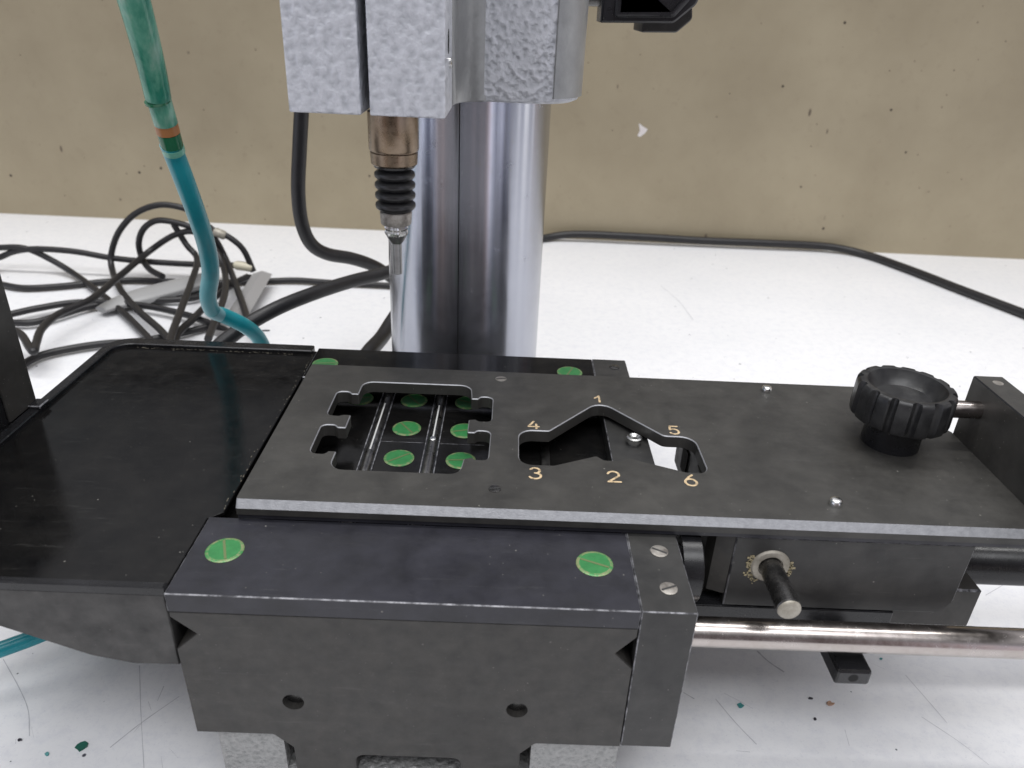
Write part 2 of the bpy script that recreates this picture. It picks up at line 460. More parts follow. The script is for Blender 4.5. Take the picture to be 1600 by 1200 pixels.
# scratches in the table top, one fine mesh
def strip(bm, pts, w_, z):
    pts = [Vector(p) for p in pts]; L = []
    for i, p in enumerate(pts):
        d = (pts[min(i + 1, len(pts) - 1)] - pts[max(i - 1, 0)]); n_ = Vector((-d.y, d.x, 0)).normalized() * w_ * .5 * random.uniform(.5, 1.2)
        L.append((bm.verts.new((p.x + n_.x, p.y + n_.y, z)), bm.verts.new((p.x - n_.x, p.y - n_.y, z))))
    for a, b in zip(L, L[1:]): bm.faces.new((a[0], a[1], b[1], b[0]))
bm = nb()
for line, w_ in (([(5, 1030), (30, 1075), (44, 1110), (46, 1150)], .03), ([(172, 1168), (220, 1130), (280, 1088)], .03),
                 ([(218, 1040), (220, 1110), (225, 1200)], .022), ([(1118, 1092), (1150, 1130), (1182, 1163)], .028),
                 ([(1183, 1017), (1200, 1033), (1225, 1050)], .05), ([(1415, 1055), (1450, 1095), (1480, 1130)], .022),
                 ([(1440, 1120), (1500, 1160), (1545, 1195)], .02), ([(1032, 446), (1060, 470), (1083, 500)], .05),
                 ([(1068, 1082), (1085, 1092)], .03), ([(1150, 1173), (1172, 1175)], .02), ([(246, 1095), (256, 1072)], .02), ([(1560, 900), (1600, 872)], .03),
                 ([(1540, 930), (1600, 895)], .02), ([(1320, 1140), (1327, 1165)], .02)):
    strip(bm, catmull([at(a, b, z=.004) for a, b in line], 5), w_, .004)
for k in range(46):
    x = random.uniform(3, 26); y = random.uniform(9, 24); a = random.gauss(2.3, .6); l = random.uniform(.15, .9)
    if random.random() < .3: x = random.uniform(-14, -7); y = random.uniform(10, 14)
    strip(bm, [(x, y, 0), (x + math.cos(a) * l * .5, y + math.sin(a) * l * .5, 0), (x + math.cos(a) * l, y + math.sin(a) * l * .97, 0)], random.uniform(.005, .012), .004)
o = obj('table_scratches', bm, 'scratch_grey'); o['kind'] = 'structure'

# ------------------------------------------------------------------ measuring stand: base, column, clamp, head
stand = thing('measuring_stand', 'grey hammered measuring stand with thick chrome column carrying the clamped head', 'instrument stand', (-1.64, 27.3, 0))
outl = fillet([(-6.24, 0), (2.98, 0), (2.98, 2.28, .06), (.97, 2.28, .1), (.97, 1.0), (-4.75, 1.0), (-4.75, 2.05), (-4.95, 2.28, .1), (-6.24, 2.28, .06)], 3)
bm = nb(); prism(bm, outl, [(11.56, 0), (23.2, 0)], plane='xz')
box(bm, -4.3, 1.0, 23.2, 27.5, 0, 2.0)
lathe(bm, (-1.64, 27.3, 0), (0, 0, 1), [(0, 3.0), (1.9, 3.0), (2.0, 2.9)], 64)
obj('base', bm, 'hammered_grey_base', stand)
bm = nb(); lathe(bm, (-1.64, 27.3, 1), (0, 0, 1), [(0, 2.87), (40, 2.87)], 96)
column = obj('column', bm, 'scuffed_chrome', stand, 40)
a = math.radians(-91.5); gx, gy = -1.64 + 2.872 * math.cos(a), 27.3 + 2.872 * math.sin(a)
bm = nb(); box(bm, gx - .018, gx + .018, gy - .004, gy + .05, 1, 38)
obj('groove', bm, 'hole', column)
clampo = fillet([(-5.2, 20.85, .6), (1.72, 20.85, 1.35), (2.02, 27.2, .3), (1.9, 30.8, 2.6), (-5.2, 30.8, 2.6)], 12)
bm = nb(); prism(bm, clampo, [(15.0, .22), (15.06, .08), (15.2, 0), (26, 0)], chmi=None)
obj('clamp', bm, 'hammered_grey', stand, 35)
# smooth machined strip on the rounded right corner of the clamp
strip_o = []
for k in range(13):
    t = -PI / 2 + .45 + (PI / 2 - .5) * k / 12
    strip_o.append(Vector((.37 + 1.45 * math.cos(t), 22.2 + 1.45 * math.sin(t))))
strip_i = [Vector((.37 + (p.x - .37) * .93, 22.2 + (p.y - 22.2) * .93)) for p in strip_o[::-1]]
bm = nb(); prism(bm, strip_o + strip_i, [(15.16, 0), (26, 0)])
obj('clamp_corner_strip', bm, 'smooth_grey_paint', stand, 35)
arm = fillet([(-5.06, 19.5), (-1.56, 19.5), (-1.5, 20.1), (-1.35, 20.5), (-1.1, 20.75), (-.78, 20.87), (-5.06, 20.87)], 3)
bm = nb(); prism(bm, arm, [(15.02, .04), (15.06, 0), (26, 0)])
obj('head_arm', bm, 'smooth_grey_paint', stand, 60)
bm = nb(); box(bm, -5.06, -3.45, 17.66, 19.5, 15, 24, .035)
hl = obj('head_jaw', bm, 'hammered_grey', stand, label='left grey jaw of the head, left of the slit')
bm = nb(); box(bm, -3.25, -1.56, 17.66, 19.5, 15, 24, .035)
hr = obj('head_jaw', bm, 'hammered_grey', stand, label='right grey jaw of the head, above the probe')
bm = nb(); lathe(bm, (-1.57, 18.42, 16.55), (1, 0, 0), [(0, .16), (.02, .16)], 20)
for v in bm.verts: v.co.z = 16.55 + (v.co.z - 16.55) * 1.6
obj('screw_hole', bm, 'hole', hr)
bm = nb(); lathe(bm, (-1.57, 18.8, 16.08), (1, 0, 0), [(0, .12), (.05, .12), (.08, .07)], 20)
obj('pin', bm, 'bright_steel', hr, 40)
bm = nb(); box(bm, -3.43, -3.27, 19.2, 19.49, 15.1, 24)  # near-black filler painting in the shade deep inside the slit
obj('slit_shade', bm, 'hole', stand)
# clamp lever, black plastic
bm = nb(); lathe(bm, (1.6, 26.2, 17.85), (1, 0, 0), [(0, .52), (1.1, .52)], 32)
lev = obj('lever_stub', bm, 'dark_steel', stand, 40)
bm = nb()
prof = fillet([(2.5, 16.9, .04), (4.75, 16.98, .25), (5.35, 17.5, .3), (6.2, 19.6, .3), (2.5, 19.6, .2)], 6)
prism(bm, prof, [(25.5, .06), (25.56, 0), (26.9, 0), (26.96, .06)], plane='xz')
lv = obj('clamp_lever', bm, 'black_plastic', stand, 40)
bm = nb()
rim = fillet([(2.9, 17.05, .12), (4.7, 17.13, .22), (5.1, 17.6, .2), (5.4, 18.6, .2), (2.9, 18.6, .2)], 6)
prism(bm, rim, [(25.36, .05), (25.40, 0), (25.52, 0)], holes=[offset(rim if area2(rim) > 0 else rim[::-1], -.16)], plane='xz')
obj('raised_rim', bm, 'black_plastic', lv, 40)
bm = nb()
prof = fillet([(3.9, 16.66, .05), (5.0, 16.70, .2), (5.45, 17.1, .2), (5.4, 17.4), (3.9, 17.0)], 5)
prism(bm, prof, [(26.2, .04), (26.25, 0), (28.2, 0)], plane='xz')
obj('lower_lip', bm, 'cast_black_face', lv, 40)

# ------------------------------------------------------------------ probe hanging from the head
px_, py_ = -2.88, 18.6
probe = thing('measuring_probe', 'slim steel measuring probe with black rubber bellows pointing down from the head', 'probe', (px_, py_, 10.95))
def pl(name, prof, m_, par, seg=40):
    b_ = nb(); lathe(b_, (px_, py_, 0), (0, 0, 1), prof, seg); return obj(name, b_, m_, par, 35)
pl('barrel', [(14.11, .585), (14.15, .60), (14.99, .60)], 'probe_steel', probe)
pl('collar', [(13.76, .52), (13.80, .56), (14.06, .575), (14.085, .55), (14.11, .55)], 'probe_steel', probe)
pr = [(12.62, .36)]
for k in range(4):
    z0 = 12.66 + k * .25
    pr += [(z0, .37), (z0 + .03, .45), (z0 + .07, .49), (z0 + .12, .50), (z0 + .17, .49), (z0 + .21, .44), (z0 + .235, .38)]
pr += [(13.68, .42), (13.71, .49), (13.76, .5)]
pl('bellows', pr, 'bellows_rubber', probe)
pl('ferrule', [(12.30, .36), (12.33, .38), (12.60, .40), (12.63, .38)], 'rusty_steel', probe)
bm = nb()
R0 = lathe(bm, (px_, py_, 0), (0, 0, 1), [(12.0, .22), (12.03, .28), (12.1, .30), (12.15, .27), (12.2, .30), (12.26, .27), (12.30, .27)], 36)
for ring in R0[1:-1]:
    for i, v in enumerate(ring):
        if i % 2: v.co.x = px_ + (v.co.x - px_) * .86; v.co.y = py_ + (v.co.y - py_) * .86
obj('knurled_nut', bm, 'bright_steel', probe)
pl('tip_cone', [(11.80, .13), (11.85, .17), (11.95, .23), (12.0, .25)], 'needle_steel', probe)
pl('stylus', [(10.98, .09), (11.0, .12), (11.80, .125)], 'needle_steel', probe)

# ------------------------------------------------------------------ measuring stage
stage = thing('measuring_stage', 'black blocky measuring stage with green screws standing on the grey base', 'instrument stage', (-1.85, 17.4, 1.05))
body = [(-6.69, 6.0), (2.98, 6.0), (2.98, 5.78), (2.58, 5.30), (2.98, 4.86), (2.98, 2.37), (1.05, 2.37, .1), (.72, 2.0, .05), (.72, 1.12),
        (-.66, 1.12), (-.66, 1.76, .2), (-3.08, 1.76, .2), (-3.08, 1.12), (-4.5, 1.12), (-4.5, 1.95, .05), (-4.92, 2.37, .12), (-6.66, 2.37), (-6.69, 4.95), (-6.2, 5.42), (-6.69, 5.88)]
def circ(x, z, r, n=20): return [Vector((x + r * math.cos(2 * PI * k / n), z + r * math.sin(2 * PI * k / n))) for k in range(n)]
bo = fillet(body, 4)
bm = nb(); prism(bm, bo, [(11.44, .015), (11.47, 0), (12.1, 0)], holes=[circ(-4.37, 3.46, .24), circ(.58, 3.46, .24)], plane='xz')
prism(bm, bo, [(12.101, 0), (23.4, 0)], plane='xz')
obj('body', bm, 'cast_black_face', stage)
for hx in (-4.37, .58):
    bm = nb(); lathe(bm, (hx, 11.62, 3.46), (0, 1, 0), [(0, .235), (.4, .12)], 24)
    obj('screw_socket', bm, 'dark_steel', stage, 40)
bm = nb(); box(bm, -6.71, 2.99, 11.44, 13.97, 6.005, 6.5, .022, 0, 1, 1)
top = obj('front_strip', bm, ['blued_black_top', 'worn_edge'], stage)
bm = nb(); box(bm, -6.42, 2.99, 21.2, 23.4, 6.005, 6.5, .022, 0, 1, 1)
topb = obj('back_strip', bm, ['gloss_black', 'worn_edge'], stage)
bm = nb(); box(bm, -6.71, 3.0, 13.98, 21.19, 6.003, 6.04)
bed = obj('sliding_bed', bm, 'gloss_black', stage)
for rx in (-3.66, -1.98):
    bm = nb(); box(bm, rx - .19, rx + .19, 14.0, 21.15, 6.042, 6.06)
    rl = obj('rail', bm, 'dark_gloss', stage)
    bm = nb(); lathe(bm, (rx, 14.0, 5.98), (0, 1, 0), [(0, .16), (7.1, .16)], 24)
    obj('rod', bm, 'rail_steel', rl, 40)
    bm = nb()
    for sgn in (-1, 1): box(bm, rx + sgn * .19 - .014, rx + sgn * .19 + .014, 14.0, 21.15, 6.042, 6.075)
    obj('rail_edge', bm, 'worn_edge', rl)
    bm = nb(); box(bm, rx - .022, rx + .022, 17.7 if rx < -3 else 18.4, 20.35, 6.13, 6.15, .006)  # thin pale strip standing in for a lamp's reflection along the rail
    obj('painted_glint', bm, 'painted_glint', rl)
bm = nb(); box(bm, 1.12, 1.36, 14.0, 21.15, 6.042, 6.12, .02)
obj('rail', bm, 'rail_steel', stage)
bm = nb(); lathe(bm, (-1.98, 18.38, 6.02), (0, 0, 1), [(0, .10), (.13, .10), (.15, .08)], 20)
obj('stop_pin', bm, 'bright_steel', stage, 40)
bm = nb(); box(bm, -3.46, -.5, 18.27, 18.285, 6.042, 6.046)
obj('seam', bm, 'worn_edge', stage)
def green_screw(x, y, z, ang, R=.42):
    bm = nb(); lathe(bm, (x, y, z - .01), (0, 0, 1), [(0, R), (.02, R), (.032, R - .03)], 40, 1, False)
    lathe(bm, (x, y, z - .01), (0, 0, 1), [(.032, R - .03), (.036, R - .07)], 40, 1, False)
    lathe(bm, (x, y, z - .01), (0, 0, 1), [(.0362, R - .07), (.037, 0.001)], 40, 0, False)
    bmesh.ops.remove_doubles(bm, verts=bm.verts, dist=.0009)
    s_ = obj('green_screw', bm, ['green_paint', 'green_worn_rim'], stage)
    bm = nb(); box(bm, -R * .8, R * .8, -.028, .028, 0, .004)
    M_ = Matrix.Rotation(ang, 3, 'Z')
    for v in bm.verts: v.co = M_ @ v.co + Vector((x, y, z + .0285))
    obj('slot', bm, 'slot_tan', s_)
green_screw(-5.95, 12.82, 6.5, 1.95, .41); green_screw(2.15, 12.84, 6.5, 2.75, .41)
green_screw(-5.92, 22.2, 6.5, .1); green_screw(2.16, 22.3, 6.5, 1.2)
for i, sx in enumerate((-4.52, -2.82, -1.11)):
    for j, sy in enumerate((17.44, 19.04, 20.76)):
        if i == 0 and j < 2: continue
        green_screw(sx, sy, 6.04, [[.6, .9, .2], [.7, 2.2, 2.2], [.1, .3, -.4]][i][j])
bm = nb(); box(bm, 3.0, 4.15, 11.44, 23.43, 2.4, 6.5, .022, 0, 1, 1)
endb = obj('end_block', bm, ['oiled_black', 'worn_edge'], stage, label='narrow black end block at the right end of the stage')
def slot_screw(x, y, z, r, par, m_='rusty_steel', ang=-.5, h=.03):
    bm = nb(); lathe(bm, (x, y, z - .02), (0, 0, 1), [(0, r), (.02 + h * .6, r), (.02 + h, r * .82)], 28)
    s_ = obj('screw', bm, m_, par, 40)
    bm = nb(); box(bm, -r * .9, r * .9, -r * .12, r * .12, 0, .006); M_ = Matrix.Rotation(ang, 3, 'Z')
    for v in bm.verts: v.co = M_ @ v.co + Vector((x, y, z + h + .001))
    obj('slot', bm, 'slot_dark', s_)
slot_screw(3.66, 13.34, 6.5, .20, endb); slot_screw(3.66, 12.14, 6.5, .19, endb, ang=.4); slot_screw(3.71, 22.83, 6.5, .17, endb, 'dark_steel')
bm = nb(); lathe(bm, (3.70, 17.95, 6.48), (0, 0, 1), [(0, .17), (.10, .17), (.12, .22), (.24, .22), (.26, .17), (.2, .10)], 28)
obj('stop_screw', bm, 'bright_steel', endb, 40)
bm = nb(); lathe(bm, (4.3, 14.1, 5.55), (1, 0, 0), [(0, .9), (.45, .9), (.5, .8)], 40)
dk = obj('adjuster_disc', bm, 'dark_gloss', stage, 40)
bm = nb(); lathe(bm, (4.8, 14.1, 5.55), (1, 0, 0), [(0, .22), (.14, .2)], 24)
obj('hub', bm, 'hole', dk)
bm = nb(); lathe(bm, (4.1, 13.2, 4.25), (1, 0, 0), [(0, .36), (22, .36)], 40)
obj('guide_rod', bm, 'rod_steel', stage, 40, label='polished steel guide rod running right along the front')
# tray on the left
TX0, TX1, TY0, TY1 = -13.42, -6.75, 11.52, 23.3
bm = nb()
side = fillet([(-6.75, 4.4), (-7.7, 4.38, .6), (-8.6, 4.58, 1.2), (-10.33, 5.33, 1), (-13.42, 6.3), (-13.42, 6.38), (-6.75, 6.38)], 4)
prism(bm, side, [(TY0, .02), (TY0 + .03, 0), (TY1 - .15, 0)], plane='xz')
tray = obj('tray_body', bm, 'tray_side_grey', stage, label='grey sloping underside of the tray at the left of the stage')
bm = nb(); prism(bm, V2((TX0, TY0 + .04), (TX1, TY0 + .04), (TX1, 13.96), (-6.66, 14.02), (-6.46, 14.2), (-6.44, TY1 - .1), (TX0, TY1 - .1)), [(6.383, 0), (6.46, 0), (6.47, .015)])
obj('tray_surface', bm, ['gloss_black', 'worn_edge'], stage, label='glossy black tray surface, dusty at its edges')
ru = fillet([(TX1 + .03, TY0 - .02), (TX1 + .03, TY0 + .16), (TX0 + .32, TY0 + .16, .05), (TX0 + .32, TY1 - .35, .6), (TX1 + .2, TY1 - .35), (TX1 + .2, TY1 + .1, .04), (TX0, TY1 + .1, .8), (TX0, TY0 - .02)], 6)
bm = nb(); prism(bm, ru, [(6.39, 0), (6.57, 0), (6.60, .03)])
trim = obj('tray_rim', bm, 'dark_gloss', stage, 30)
bm = nb()                                                 # dirt caught along the rim
for k in range(130):
    if random.random() < .5: x, y = random.uniform(TX0 + 1, TX1 - .3), TY1 - .35 - abs(random.gauss(0, .05))
    else: x, y = -6.47 - abs(random.gauss(0, .05)), random.uniform(14.3, TY1 - .4)
    s_ = random.uniform(.006, .022); e_ = 1.8 if y > TY1 - .6 else .6; box(bm, x - s_ * e_, x + s_ * e_, y - s_ / e_, y + s_ / e_, 6.471, 6.476)
g = obj('rim_dirt', bm, 'grime', trim); g['kind'] = 'stuff'
# upright wall at the far left of the tray
bm = nb(); box(bm, -14.3, -13.47, 13.0, 18.8, 4.5, 11.2, .03)
up = obj('side_wall', bm, 'dark_gloss', stage)
bm = nb(); box(bm, -13.468, -13.40, 17.55, 18.78, 6.62, 11.2, .02)
obj('edge_strip', bm, 'matt_black_plate', up)
bm = nb(); box(bm, -13.42, -13.05, 18.35, 18.82, 6.60, 6.70, .03, 0, 1, 1)
obj('corner_clip', bm, ['dark_gloss', 'worn_edge'], up)

# ------------------------------------------------------------------ sliding carriage: slotted plate with knob
car = thing('sliding_carriage', 'long black slotted plate numbered 1 to 6 with round knob, sliding on the stage', 'slide plate', (3.4, 17.5, 6.55))
PZ = 7.0
outer = [(-6.05, 13.90, .05), (12.8, 13.90), (12.8, 18.45), (11.3, 21.12, .1), (-6.05, 21.16, .08)]
OA = [(-4.23, 20.10, .32), (-4.24, 19.29, .04), (-4.44, 19.29, .05), (-4.54, 19.42, .12), (-4.88, 19.42, .24), (-4.88, 18.03, .2), (-4.55, 18.0, .14), (-4.42, 18.07, .04), (-4.22, 18.07, .04),
      (-4.22, 17.37, .04), (-4.44, 17.37, .05), (-4.54, 17.50, .12), (-4.89, 17.5, .24), (-4.88, 16.08, .2), (-4.5, 16.05, .14), (-4.42, 16.2, .04), (-4.22, 16.2, .04),
      (-4.23, 15.39, .35), (-1.02, 15.39, .3), (-.95, 16.08, .04), (-.75, 16.16, .05), (-.65, 16.06, .12), (-.33, 16.06, .2), (-.31, 17.48, .22), (-.66, 17.5, .12), (-.74, 17.38, .04), (-.94, 17.38, .04),
      (-.94, 18.07, .04), (-.75, 18.1, .04), (-.65, 18.0, .12), (-.31, 18.0, .2), (-.31, 19.42, .22), (-.66, 19.43, .12), (-.74, 19.29, .04), (-.93, 19.28, .04), (-1.0, 20.11, .35)]
OB = [(.46, 17.62, .38), (1.29, 17.62, .12), (2.84, 19.44, .42), (4.43, 17.6, .25), (5.25, 17.6, .4), (5.27, 15.86, .28), (4.72, 15.86, .2), (3.3, 16.43, .15), (3.08, 16.27, .12), (2.66, 16.27, .12),
      (2.48, 16.47, .1), (1.35, 15.94, .2), (.46, 15.93, .36)]
def inset_front(L): return [Vector((p.x, p.y + .14 if p.y < 13.96 else p.y - (.02 if p.y > 21 else 0))) for p in L]
fo = fillet(outer, 4); fo = fo if area2(fo) > 0 else fo[::-1]
bm = nb(); prism(bm, fo, [(6.65, 0), (6.82, 0), (PZ, inset_front)], holes=[fillet(OA, 5), fillet(OB, 7)], mi=0, chmi=1, hch=.025)
# only the long front chamfer and hole edges are worn bright
plate = obj('slide_plate', bm, ['matt_black_plate', 'plate_chamfer'], car)
bm = nb(); box(bm, -6.03, 12.78, 13.94, 14.3, 6.52, 6.647, .01)
obj('runner', bm, 'blued_black_top', car)
bm = nb(); box(bm, -6.03, 11.2, 20.7, 21.1, 6.52, 6.647, .01)
obj('runner', bm, 'blued_black_top', car)
# digits, engraved and filled cream: single-stroke lettering
def stroke(bm, pts, w_, z):
    for a, b in zip(pts, pts[1:]):
        a = Vector(a); b = Vector(b); d = (b - a); n_ = Vector((-d.y, d.x)).normalized() * w_ / 2
        bm.faces.new([bm.verts.new((*q_, z)) for q_ in (a - n_, b - n_, b + n_, a + n_)]); z += .00004
    for p in pts:
        z += .00004
        bm.faces.new([bm.verts.new((p[0] + math.cos(t * PI / 5) * w_ / 2, p[1] + math.sin(t * PI / 5) * w_ / 2, z)) for t in range(10)])
def arc(cx, cy, rx, ry, a0, a1, n=12):
    return [(cx + rx * math.cos(math.radians(a0 + (a1 - a0) * k / n)), cy + ry * math.sin(math.radians(a0 + (a1 - a0) * k / n))) for k in range(n + 1)]
G = {'1': [[(-.35, .62), (0, 1), (0, 0)]],
     '2': [arc(0, .70, .31, .30, 165, -35) + [(-.33, 0), (.34, 0)]],
     '3': [arc(0, .755, .25, .245, 155, -90, 12) + arc(0, .26, .31, .26, 90, -155, 14)],
     '4': [[(.2, 0), (.2, .62)], [(.02, 1), (-.36, .27), (.38, .27)]],
     '5': [[(.28, 1), (-.2, 1), (-.25, .55)] + arc(-.01, .32, .31, .32, 125, -150, 14)],
     '6': [[(.18, 1), (-.02, .82), (-.24, .5)] + arc(0, .31, .31, .31, 160, -200, 18)]}
def digit(ch, cx, cy, h):
    bm = nb()
    for st in G[ch]: stroke(bm, [(cx + x * h, cy + (y - .5) * h) for x, y in st], .062, PZ + .004)
    obj('engraved_number', bm, 'engraving_cream', plate, label='cream engraved number ' + ch)
digit('1', 2.84, 19.58, .37); digit('2', 2.82, 15.53, .45); digit('3', .86, 15.54, .47)
digit('4', .86, 17.91, .38); digit('5', 4.76, 17.93, .42); digit('6', 4.73, 15.50, .46)
slot_screw(-.10, 20.64, PZ, .17, car, 'rusty_steel', .2, .01); slot_screw(-.12, 14.81, PZ, .15, car, 'dark_steel', .2, .02)
for x, y in ((8.11, 20.55), (8.06, 14.72)):
    bm = nb(); lathe(bm, (x, y, PZ - .02), (0, 0, 1), [(0, .16), (.10, .16), (.17, .13), (.19, .09)], 28)
    obj('dowel_pin', bm, 'bright_steel', car, 50)
# knob
kx, ky = 10.70, 17.75
bm = nb(); lathe(bm, (kx, ky, PZ + .002), (0, 0, 1), [(0, .74), (.85, .74)], 48)
kn = obj('knob_stem', bm, 'black_plastic', car, 40)
bm = nb(); seg = 192; NF = 14
def knob_r(R, i, depth):
    a = 2 * PI * i / seg * NF; t = (a / (2 * PI)) % 1; t = min(t, 1 - t) * 2
    g_ = max(0, 1 - (t / .36) ** 2) ** .5 if t < .36 else 0
    return R - g_ * depth
prof = [(7.80, .72, 0), (7.80, 1.16, .06), (7.86, 1.23, .12), (7.95, 1.25, .13), (8.60, 1.24, .14), (8.71, 1.23, .14), (8.77, 1.20, .13), (8.80, 1.165, .09), (8.803, 1.10, .02), (8.805, 1.03, 0), (8.79, .99, 0), (8.74, .965, 0), (8.60, .88, 0), (8.42, .76, 0), (8.395, .72, 0), (8.40, .70, 0), (8.43, .70, 0), (8.44, 0.001, 0)]
rings = []
for z, R, dp in prof:
    rings.append([bm.verts.new((kx + knob_r(R, i, dp) * math.cos(2 * PI * i / seg), ky + knob_r(R, i, dp) * math.sin(2 * PI * i / seg), z)) for i in range(seg)])
for a_, b_ in zip(rings, rings[1:]):
    for i in range(seg): bm.faces.new((a_[i], a_[(i + 1) % seg], b_[(i + 1) % seg], b_[i]))
bmesh.ops.remove_doubles(bm, verts=rings[-1], dist=.01)
obj('knob', bm, 'knob_plastic', car, 32)
bm = nb(); lathe(bm, (11.2, 17.75, 8.12), (1, 0, 0), [(0, .24), (1.66, .24)], 32)
obj('cross_shaft', bm, 'rod_steel', car, 40)
bm = nb(); box(bm, 12.805, 13.62, 10.5, 18.42, 6.5, 8.83, .03, 0, 1, 1)
brk = obj('end_bracket', bm, ['matt_black_plate', 'dark_gloss'], car)
bm = nb(); lathe(bm, (13.25, 18.0, 8.82), (0, 0, 1), [(0, .14), (.02, .13)], 20)
obj('screw', bm, 'rusty_steel', brk)
# box under the plate with its locking pin
bm = nb()
bp = fillet([(5.62, 4.36), (11.0, 4.36, .25), (11.24, 4.7, .2), (11.27, 6.49), (5.60, 6.49)], 5)
prism(bm, bp, [(14.0, .03), (14.03, 0), (20.5, 0)], plane='xz', chmi=1)
bx = obj('carriage_box', bm, ['oiled_black', 'worn_edge'], car, label='grey-black box hanging under the plate, right of the stage')
bm = nb(); lp = V2((5.60, 14.05), (5.60, 17.0), (5.3, 17.0), (5.12, 14.6), (5.2, 14.2))
prism(bm, lp, [(4.6, .1), (4.7, 0), (6.49, 0)])
obj('box_cheek', bm, 'cast_black_face', car)
bm = nb(); lathe(bm, (6.54, 14.0, 5.66), (0, -1, 0), [(-.02, .47), (.02, .47), (.06, .43), (.06, .30), (.02, .28)], 40)
hc = at(1070, 716, x=5.59)
bh_ = nb(); box(bh_, 5.57, 5.598, hc.y - .34, hc.y + .3, hc.z - .5, hc.z + .35)
obj('cross_hole', bh_, 'hole', bx)
wa = obj('washer', bm, 'tan_washer', car, 40)
bm = nb(); lathe(bm, (6.54, 14.02, 5.66), (0, -1, 0), [(0, .27), (1.42, .27), (1.47, .22)], 36)
pin = obj('locking_pin', bm, 'dark_steel', car, 40)
bm = nb(); lathe(bm, (6.54, 12.55, 5.66), (0, -1, 0), [(0, .265), (.03, .25), (.06, .19)], 36)
obj('tip', bm, 'tan_washer', pin, 40)
bm = nb()
for k in range(80):
    a = random.uniform(PI * .82, PI * 1.35) if random.random() < .55 else random.uniform(-PI * .3, PI * .1)
    r_ = .47 + abs(random.gauss(0, .07)); s_ = random.uniform(.01, .035)
    x, z = 6.54 + r_ * math.cos(a), 5.66 + r_ * math.sin(a); box(bm, x - s_, x + s_, 13.975, 13.998, z - s_ * .7, z + s_ * .7)
g = obj('grease_crumbs', bm, 'grease', wa); g['kind'] = 'stuff'
bm = nb(); box(bm, 4.9, 12.33, 14.55, 17.4, 3.4, 4.64, .05, 0, 1, 1)
obj('carriage_slab', bm, ['cast_black_face', 'worn_edge'], car)
bm = nb(); box(bm, 4.9, 9.9, 14.0, 14.5, 3.5, 4.33, .03)
obj('slab_shelf', bm, 'dark_gloss', car)
bm = nb(); box(bm, 8.33, 9.19, 12.95, 14.8, 2.93, 3.39, .07, 0, 1, 2)
st = obj('stop_bar', bm, ['black_plastic', 'dark_gloss'], car)
bm = nb(); lathe(bm, (8.76, 12.96, 3.16), (0, -1, 0), [(0, .13), (.012, .12)], 20)
obj('dimple', bm, 'hole', st)
bm = nb(); lathe(bm, (11.9, 16.7, 3.85), (1, 0, 0), [(-.5, .5), (0, .66), (9, .66)], 40)
obj('spindle_cover', bm, 'dark_gloss', car, 40)

# ------------------------------------------------------------------ hoses and cables
def ground(px, py, h, ymax=47.0):
    p = at(px, py, z=h)
    if p.y > ymax or p.y < 0: p = at(px, py, y=ymax)
    return p
hose = thing('air_hose', 'teal air hose with sea-green sleeve hanging behind the tray, sharply kinked', 'hose', tuple(at(405, 530, y=30)))
hp = [(266, 225, 21.6), (272, 240, 21.8), (291, 290, 22.3), (309, 340, 23), (323, 385, 23.8), (329, 425, 24.4), (325, 462, 25), (330, 482, 25.5), (336, 488, 25.7), (354, 495, 26.0), (382, 509, 26.4), (403, 527, 27), (420, 560, 27.6)]
P_ = catmull([at(a, b, y=c) for a, b, c in hp], 7)
bm = nb(); n_ = len(P_)
tube(bm, P_, lambda t: .29 - (.05 * math.exp(-((t - .665) / .03) ** 2)), 20, 0)
obj('tube', bm, 'teal_hose', hose, 60)
kk = [i for i in range(n_) if .60 < i / (n_ - 1) < .72]
bm = nb(); tube(bm, [p + Vector((0, 0, 0)) for p in P_[kk[0]:kk[-1] + 1]], lambda t: .262 + .012 * math.sin(t * PI), 18, 0)
for v in bm.verts: v.co += Vector((.035, -.02, -.02))
obj('kink_crease', bm, 'teal_hose_stressed', hose, 60)
sl = catmull([at(a, b, y=c) for a, b, c in ((196, -45, 19.6), (212, 10, 20), (226, 62, 20.4), (238, 110, 20.8), (247, 152, 21.1))], 7)
bm = nb(); tube(bm, sl, lambda t: .385 - .05 * t, 20)
obj('sleeve', bm, 'sea_green_sleeve', hose, 60)
def seg_(p0, p1, r_, m_, nm, par, sg=20):
    bm = nb(); tube(bm, [p0, (p0 + p1) / 2, p1], r_, sg); return obj(nm, bm, m_, par, 60)
seg_(at(246, 148, y=21.1), at(259, 192, y=21.4), .315, 'sea_green_sleeve', 'coupling', hose)
seg_(at(245.5, 156, y=21.1), at(247, 160, y=21.12), .335, 'dark_green_ring', 'joint_ring', hose)
seg_(at(258, 190, y=21.4), at(263, 207, y=21.5), .312, 'orange_ring', 'band', hose)
seg_(at(263, 207, y=21.5), at(269, 228, y=21.65), .305, 'dark_green_ring', 'lower_coupling', hose)
seg_(at(269, 228, y=21.65), at(271.5, 236, y=21.75), .31, 'pale_green_ring', 'end_ring', hose)

bm = nb()
tube(bm, catmull([at(-60, 1035, z=1.3), at(-20, 1022, z=1.3), at(20, 1008, z=1.35), at(60, 993, z=1.4), at(100, 975, z=1.4), at(150, 945, z=1.3), at(200, 900, z=.6)], 8), .22, 18)
single('air_hose', bm, 'teal_hose', 'short stretch of teal hose on the table below the tray, bottom left', 'hose', smooth=60)

